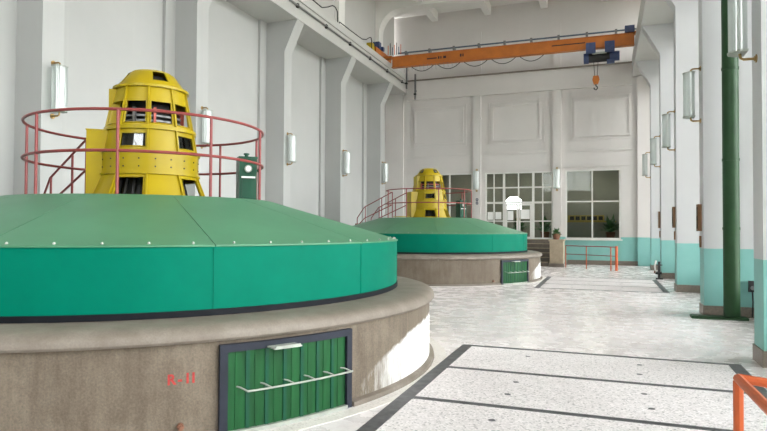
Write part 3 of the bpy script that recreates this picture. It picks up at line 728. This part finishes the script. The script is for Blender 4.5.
for y, z_ in ((-.2, .19), (.05, .25)):
    MB().tube([(-9.5, y, z_), (1.4, y, z_)], .028, 6).build('conductor_bar', 'bluegrey', cr)
for k in range(9):
    x = -9.1 + 1.2 * k; MB().box(x - .05, x + .05, -.23, .08, .07, .26).build('bar_bracket', 'steel', cr)
# festoon cable: loops under the girder
xs = [-8.9, -7.6, -6.3, -5.0, -3.7, -2.45]
for a, b_ in zip(xs[:-1], xs[1:]):
    MB().tube([(a + (b_ - a) * q, -.17, zb + .02 - .34 * (1 - (2 * q - 1) ** 2)) for q in lin(.08, .92, 10)], .017, 6).build('festoon_cable', 'dark', cr)
for k in range(14):
    x = -9.2 + .2 * k; MB().tube([(x, -.17, zb), (x + .03, -.17, zb - .22 - .12 * random.random())], .007, 4).build('cable_tie', 'steel', cr)
MB().box(.85, 1.24, -.3, .1, .07, .34).build('junction_box', 'blue', cr)
ho = thing('electric_hoist', (-.18, YC, Z_RTOP + .126 + zb - .62), 'blue electric wire-rope hoist under the orange crane girder', 'hoist')
MB().tube([(-.45, 0, .22), (.42, 0, .22)], .19, 18).build('rope_drum', 'dark', ho)
for k in range(10): MB().lathe([(.19, -.014), (.203, 0), (.19, .014)], n=16).mesh('x', 'steel') if False else None
MB().tube([(.42, 0, .24), (.50, 0, .24), (.82, 0, .24)], .21, 18).build('motor', 'blue', ho)
MB().tube([(-.66, 0, .22), (-.45, 0, .22)], .23, 18).build('gearbox', 'blue', ho)
MB().box(-.3, .3, -.22, .22, .34, .42).build('frame_plate', 'palemetal', ho)
for x in (-.36, .42):
    MB().box(x - .2, x + .2, .19, .24, .38, .86).build('trolley_plate', 'blue', ho)
    tr = MB().box(x - .2, x + .2, -.24, -.19, .38, .86).build('trolley_plate', 'blue', ho)
    for y in (-.16, .16): MB().tube([(x, y - .03, .716), (x, y + .03, .716)], .06, 12).build('trolley_wheel', 'steel', tr)
MB().box(.30, .62, -.22, -.12, -.12, .06).build('control_box', 'blue', ho)
for x in (-.24, -.06): MB().tube([(x, 0, .05), (-.15 + (x + .15) * .6, 0, -.60)], .012, 6).build('wire_rope', 'dark', ho)
hb = MB().prism([(-.26, -.58), (-.04, -.58), (0.0, -.75), (-.06, -.94), (-.24, -.94), (-.30, -.75)], 1, -.09, .09).build('hook_block', 'crane_orange', ho)
MB().tube([(-.15, 0, q_) if q_ > -1.05 else (-.15 + dx_, 0, q_) for dx_, q_ in ((0, -.94), (0, -1.02), (.06, -1.07), (.06, -1.14), (0, -1.19), (-.07, -1.15), (-.08, -1.09))], .026, 8).build('hook', 'dark', hb)

# conduit and wiring along the left runway
cd = thing('runway_conduit', (-10.07, 12, 9.56), 'dark conduit with clamps running along the left crane runway beam', 'conduit')
MB().tube([(.0, YF + .4 - 12, 0), (.0, 30.3 - 12, 0)], .035, 8).build('tube', 'steel', cd)
y = YF + 1
while y < 30.3:
    MB().box(-.055, .03, y - 12 - .05, y - 12 + .05, -.07, .07).build('clamp', 'dark', cd); y += 2.3
CABLES = [([(18.0, 10.08), (19.24, 10.3), (19.79, 10.28), (20.55, 10.26), (21.08, 10.47), (21.5, 10.68), (21.75, 10.7), (21.95, 10.6), (22.0, 10.08)], 'dark supply cable lying on the left runway, nearer of two'),
          ([(22.1, 10.08), (22.2, 10.24), (23.25, 10.24), (24.6, 10.26), (25.08, 10.38), (25.5, 10.6), (25.7, 10.66), (25.78, 10.5), (25.8, 10.08)], 'dark supply cable lying on the left runway beside the crane')]
for pts, nm in CABLES:
    o = MB().tube([(-10.2, y_, z_) for y_, z_ in pts], .022, 6).build('supply_cable', 'dark'); tag(o, nm, 'cable')
bs = thing('end_stop', (-10.45, 26.2, Z_RTOP + .124), 'small yellow rail stop on the left runway beside the crane', 'rail stop')
MB().prism([(-.3, 0), (.3, 0), (.2, .4), (-.1, .4)], 0, -.13, .13).build('wedge', 'yellow', bs); MB().box(-.1, .1, .2, .34, .2, .34).build('buffer', 'black', bs)
for x, y, z0, z1, lb in ((-10.02, 30.5, 9.30, 10.6, 'dark hanging post at the end of the left conduit'), (-9.58, 30.66, 8.72, 10.1, 'grey bracket post where runway meets back wall')):
    t = thing('bracket_post', (x, y, z0), lb, 'bracket')
    MB().box(-.035, .035, -.05, .05, 0, z1 - z0).build('bar', 'dark' if y < 30 else 'steel', t)
    MB().box(-.07, .05, -.07, .07, .25, .33).build('clamp', 'dark', t)
    if y > 30.6: MB().box(-.03, .03, .05, .1895, .45, .53).build('wall_arm', 'steel', t)

# ================================================================== STEPS, PEDESTAL, PLANT
st = thing('entrance_steps', (-4.3, 29.5, 0), 'brown stone steps climbing to the glazed doors', 'steps')
XA, XB = -6.2 + 4.3, -2.46 + 4.3
for k in range(6):
    y0 = 28.75 + .34 * k; MB().box(XA, XB, y0 - 29.5, YB - .15 - 29.5, .2065 * k, .2065 * (k + 1) - .03).build('step_block', 'stepstone', st)
    MB().box(XA, XB, y0 - .06 - 29.5, YB - .15 - 29.5, .2065 * (k + 1) - .03, .2065 * (k + 1)).build('tread', 'stone', st)
pd = thing('stone_pedestal', (-2.09, 28.9, 0), 'tan stone pedestal beside the steps carrying a potted plant', 'pedestal')
MB().box(-.34, .34, -.35, .9, 0, .16).build('plinth', 'stepstone', pd)
MB().box(-.30, .30, -.31, .85, .16, 1.19).build('shaft', 'stone', pd)
MB().box(-.345, .345, -.35, .9, 1.19, 1.26).build('cap', 'stone', pd)
pl = thing('potted_plant', (-2.1, 28.85, 1.26), 'bushy green plant in a brown pot on the stone pedestal', 'plant')
MB().lathe([(0, 0), (.13, 0), (.19, .24), (.21, .24), (.21, .27), (.17, .27), (.16, .22), (0, .22)], n=20).build('pot', 'terracotta', pl)
for k in range(60):
    a = random.uniform(0, 2 * PI); el = random.uniform(.15, 1.3); L = random.uniform(.22, .42)
    d = Vector((math.cos(a) * math.cos(el), math.sin(a) * math.cos(el), math.sin(el))); sd = d.cross(Vector((0, 0, 1))).normalized() * .05
    b0 = Vector((0, 0, .22)); m1 = b0 + d * L * .6; m2 = b0 + d * L + Vector((0, 0, -.10 * math.cos(el)))
    MB().add([b0, m1 - sd, m2, m1 + sd, m1 + Vector((0, 0, .015))], [(0, 1, 4), (1, 2, 4), (2, 3, 4), (3, 0, 4)]).build('leaf', 'leaf', pl)

# orange barrier in front of the window
ob = thing('floor_barrier', (.4, 26.9, 0), 'orange tubular barrier below the big back window', 'barrier')
def bar(mb_pts, r, nm, par, mat='orange'): return MB().tube(mb_pts, r, 8).build(nm, mat, par)
bar([(.07, 0, 0), (.07, 0, 1.04)], .055, 'post', ob); bar([(-.15, 0.0, 0), (-.15, 0, 1.0)], .025, 'post', ob)
bar([(-1.15, .75, 0), (-1.15, .75, 1.0)], .02, 'post', ob); bar([(-2.05, 1.35, 0), (-2.05, 1.35, 1.0)], .02, 'post', ob)
bar([(.07, 0, 1.0), (-.15, 0, 1.0), (-1.15, .75, 1.0), (-2.05, 1.35, 1.0)], .022, 'top_rail', ob, 'red'); bar([(.07, 0, .62), (-.15, 0, .62), (-1.15, .75, .62), (-2.05, 1.35, .62)], .016, 'mid_rail', ob, 'red')

# orange handrail at the lower right corner
nr = thing('handrail', (.715, 3.92, 0), 'orange tubular handrail corner at the lower right edge', 'handrail')
bar([(0, 0, 0), (0, 0, .885)], .027, 'post', nr); bar([(0, 0.0, .9), (.02, -.9, .9), (.04, -2.4, .9)], .027, 'side_rail', nr)
bar([(0, 0, .9), (.30, -.02, .875), (1.0, -.10, .862)], .027, 'cross_rail', nr); bar([(.04, -2.4, 0), (.04, -2.4, .9)], .027, 'post', nr); bar([(1.0, -.1, 0), (1.0, -.1, .862)], .027, 'post', nr)

# ================================================================== RIGHT-HAND PIER FITTINGS
YA = PY0 + PS - PH
dp = thing('green_downpipe', (2.33, YA - .36, 0), 'thick green downpipe rising beside the right pier', 'pipe')
MB().tube([(0, 0, .06), (0, 0, 8.8)], .145, 20).build('pipe', 'pipe_green', dp)
for z_ in (1.75, 3.1, 4.9, 6.6): MB().tube([(0, 0, z_), (0, 0, z_ + .05)], .155, 20).build('collar', 'pipe_green', dp)
MB().box(-.72, .26, -.16, .16, 0, .05).build('floor_plate', 'pipe_green', dp)
for k, z_, h, y in ((0, 2.0, .28, 14.0), (1, 2.1, .3, 18.85), (2, 2.1, .3, 23.7)):
    t = thing('wooden_box', (XR - .003, y + .02, z_), ('small brown wooden case on the right pier beside the green downpipe', 'brown wooden case on the third right pier', 'brown wooden case on the fourth right pier')[k], 'wooden case', 'wooden cases on the piers')
    MB().box(-.07, 0, -.12, .12, -h, h).build('case', 'wood', t); MB().box(-.076, -.07, -.09, .09, -h + .05, h - .05).build('glass_front', 'tintglass', t)
    t2 = MB().box(XR - .04, XR - .003, y - .05, y + .03, z_ - h - .34, z_ - h - .1).build('name_plate', 'wood'); tag(t2, ('little brown plate below the wooden case beside the downpipe', 'little brown plate below the case on the third right pier', 'little brown plate below the case on the fourth right pier')[k], 'plate', 'brown plates on the piers')
th = thing('thermometer', (2.88, YA, 2.24), 'dark framed thermometer on the wall right of the green downpipe', 'thermometer')
MB().box(-.05, .05, -.04, 0, -.22, .22).build('case', 'dark', th); MB().box(-.022, .022, -.046, -.04, -.18, .16).build('scale', 'palemetal', th); MB().tube([(0, -.05, -.16), (0, -.05, .1)], .006, 6).build('glass_tube', 'white', th)
sk = thing('wall_socket', (2.74, YA, .52), 'dark wall socket with cable on teal wall below the thermometer', 'socket')
MB().box(-.06, .06, -.08, 0, .0, .22).build('housing', 'dark', sk); MB().tube([(0, -.08, .08), (0, -.12, .08)], .04, 10).build('plug', 'steel', sk); MB().tube([(0, -.06, 0), (.01, -.05, -.2), (0, -.03, -.5)], .012, 6).build('cable', 'dark', sk)
hv = thing('hydrant_valve', (1.80, 23.05, 0), 'dark hydrant valve with pale pipe at the foot of a right pier', 'valve')
MB().tube([(0, 0, 0), (0, 0, .62)], .045, 10).build('riser', 'dark', hv); MB().tube([(-.12, 0, .22), (.08, 0, .22)], .05, 10).build('branch', 'dark', hv)
MB().lathe([(.10, -.015), (.13, 0), (.10, .015)], n=16, o=(0, 0, .5)).box(-.1, .1, -.01, .01, .49, .51).build('handwheel', 'dark', hv)
MB().box(-.11, .11, -.11, .11, 0, .05).build('foot', 'dark', hv); MB().tube([(-.12, -.02, .22), (-.14, -.02, .45), (-.1, -.02, .66)], .03, 8).build('pale_pipe', 'white', hv); MB().tube([(-.16, 0, .26), (-.12, 0, .26)], .06, 10).build('flange', 'terracotta', hv)

# ================================================================== NOTICES
nt_ = thing('wall_notice', (-6.25, YB - .142, 3.18), 'tiny dark blue symbol plate on the pilaster left of the doors', 'sign')
for z_ in (-.09, .09):
    MB().lathe([(.035, -.003), (.08, -.003), (.08, .003), (.035, .003)], n=16, closed_prof=True).mesh('q', 'ink') if False else None
    MB().tube([(.05 * math.cos(a), -.012, z_ + .06 * math.sin(a)) for a in lin(.4, 2 * PI, 14)[:-1]], .020, 6, closed=True).build('symbol', 'blueink', nt_)
for k, (x0, x1, z0, z1, lb) in enumerate(((-5.73, -5.45, 2.22, 2.62, 'white paper sheet taped to the leftmost door side light'), (-5.33, -5.02, 2.24, 2.62, 'white paper sheet taped beside the left door leaf'),
                                          (-4.70, -4.40, 2.2, 2.68, 'white paper sheet taped on the left door leaf'), (-4.02, -3.58, 2.26, 2.74, 'white paper notice taped on the right door leaf'))):
    yy = YB + .048 if k < 2 else YB + .022
    o = MB().box(x0, x1, yy, yy + .003, z0, z1).build('paper_notice', 'paper'); tag(o, lb, 'notice', 'papers on the glazed doors')

# ================================================================== CONTROL ROOM CONTENTS
dk = thing('control_desk', (-.9, 34.6, 1.2), 'mustard yellow desk seen through the back window', 'desk')
MB().box(-1.1, 1.5, -.4, .4, .92, 1.0).build('desk_top', 'desk', dk); MB().box(-1.0, 1.4, -.3, .3, 0, .92).build('desk_body', 'officewall', dk)
MB().box(-1.0, .9, .1, .35, 1.0, 1.32).build('instrument_panel', 'desk', dk)
for k in range(6): MB().box(-.9 + .3 * k, -.68 + .3 * k, .09, .1, 1.05, 1.26).build('instrument', 'dark', dk)
for k, (x, y, s, lb) in enumerate(((.3, 33.4, 1.0, 'leafy green plant behind the right pane of the back window'), (-3.0, 33.0, .9, 'leafy green plant behind the right side lights of the doors'),
                                   (-4.5, 33.6, .8, 'leafy green plant behind the door leaves'), (-7.0, 33.2, .9, 'leafy green plant behind the window left of the doors'))):
    t = thing('floor_plant', (x, y, 1.2), lb, 'plant', 'control room plants')
    MB().lathe([(0, 0), (.18, 0), (.24, .4), (0, .4)], n=14).build('pot', 'terracotta', t)
    for q in range(46):
        a = random.uniform(0, 2 * PI); el = random.uniform(.3, 1.45); L = random.uniform(.5, 1.1) * s
        d = Vector((math.cos(a) * math.cos(el), math.sin(a) * math.cos(el), math.sin(el))); sd = d.cross(Vector((0, 0, 1))).normalized() * .12
        b0 = Vector((0, 0, .38)); m1 = b0 + d * L * .6; m2 = b0 + d * L + Vector((0, 0, -.2 * math.cos(el)))
        MB().add([b0, m1 - sd, m2, m1 + sd, m1 + Vector((0, 0, .03))], [(0, 1, 4), (1, 2, 4), (2, 3, 4), (3, 0, 4)]).build('leaf', 'leaf', t)
for x, lb in ((-7.6, 'fluorescent ceiling light behind the window left of the doors'), (-4.1, 'fluorescent ceiling light behind the glazed doors'), (-.6, 'fluorescent ceiling light behind the right back window')):
    t = thing('ceiling_light', (x, 34.2, 5.2), lb, 'ceiling light', 'control room lights')
    MB().box(-.7, .7, -.12, .12, -.06, 0).build('housing', 'white', t)
    for yy in (-.06, .06): MB().tube([(-.65, yy, -.085), (.65, yy, -.085)], .02, 8).build('tube', 'tube', t)
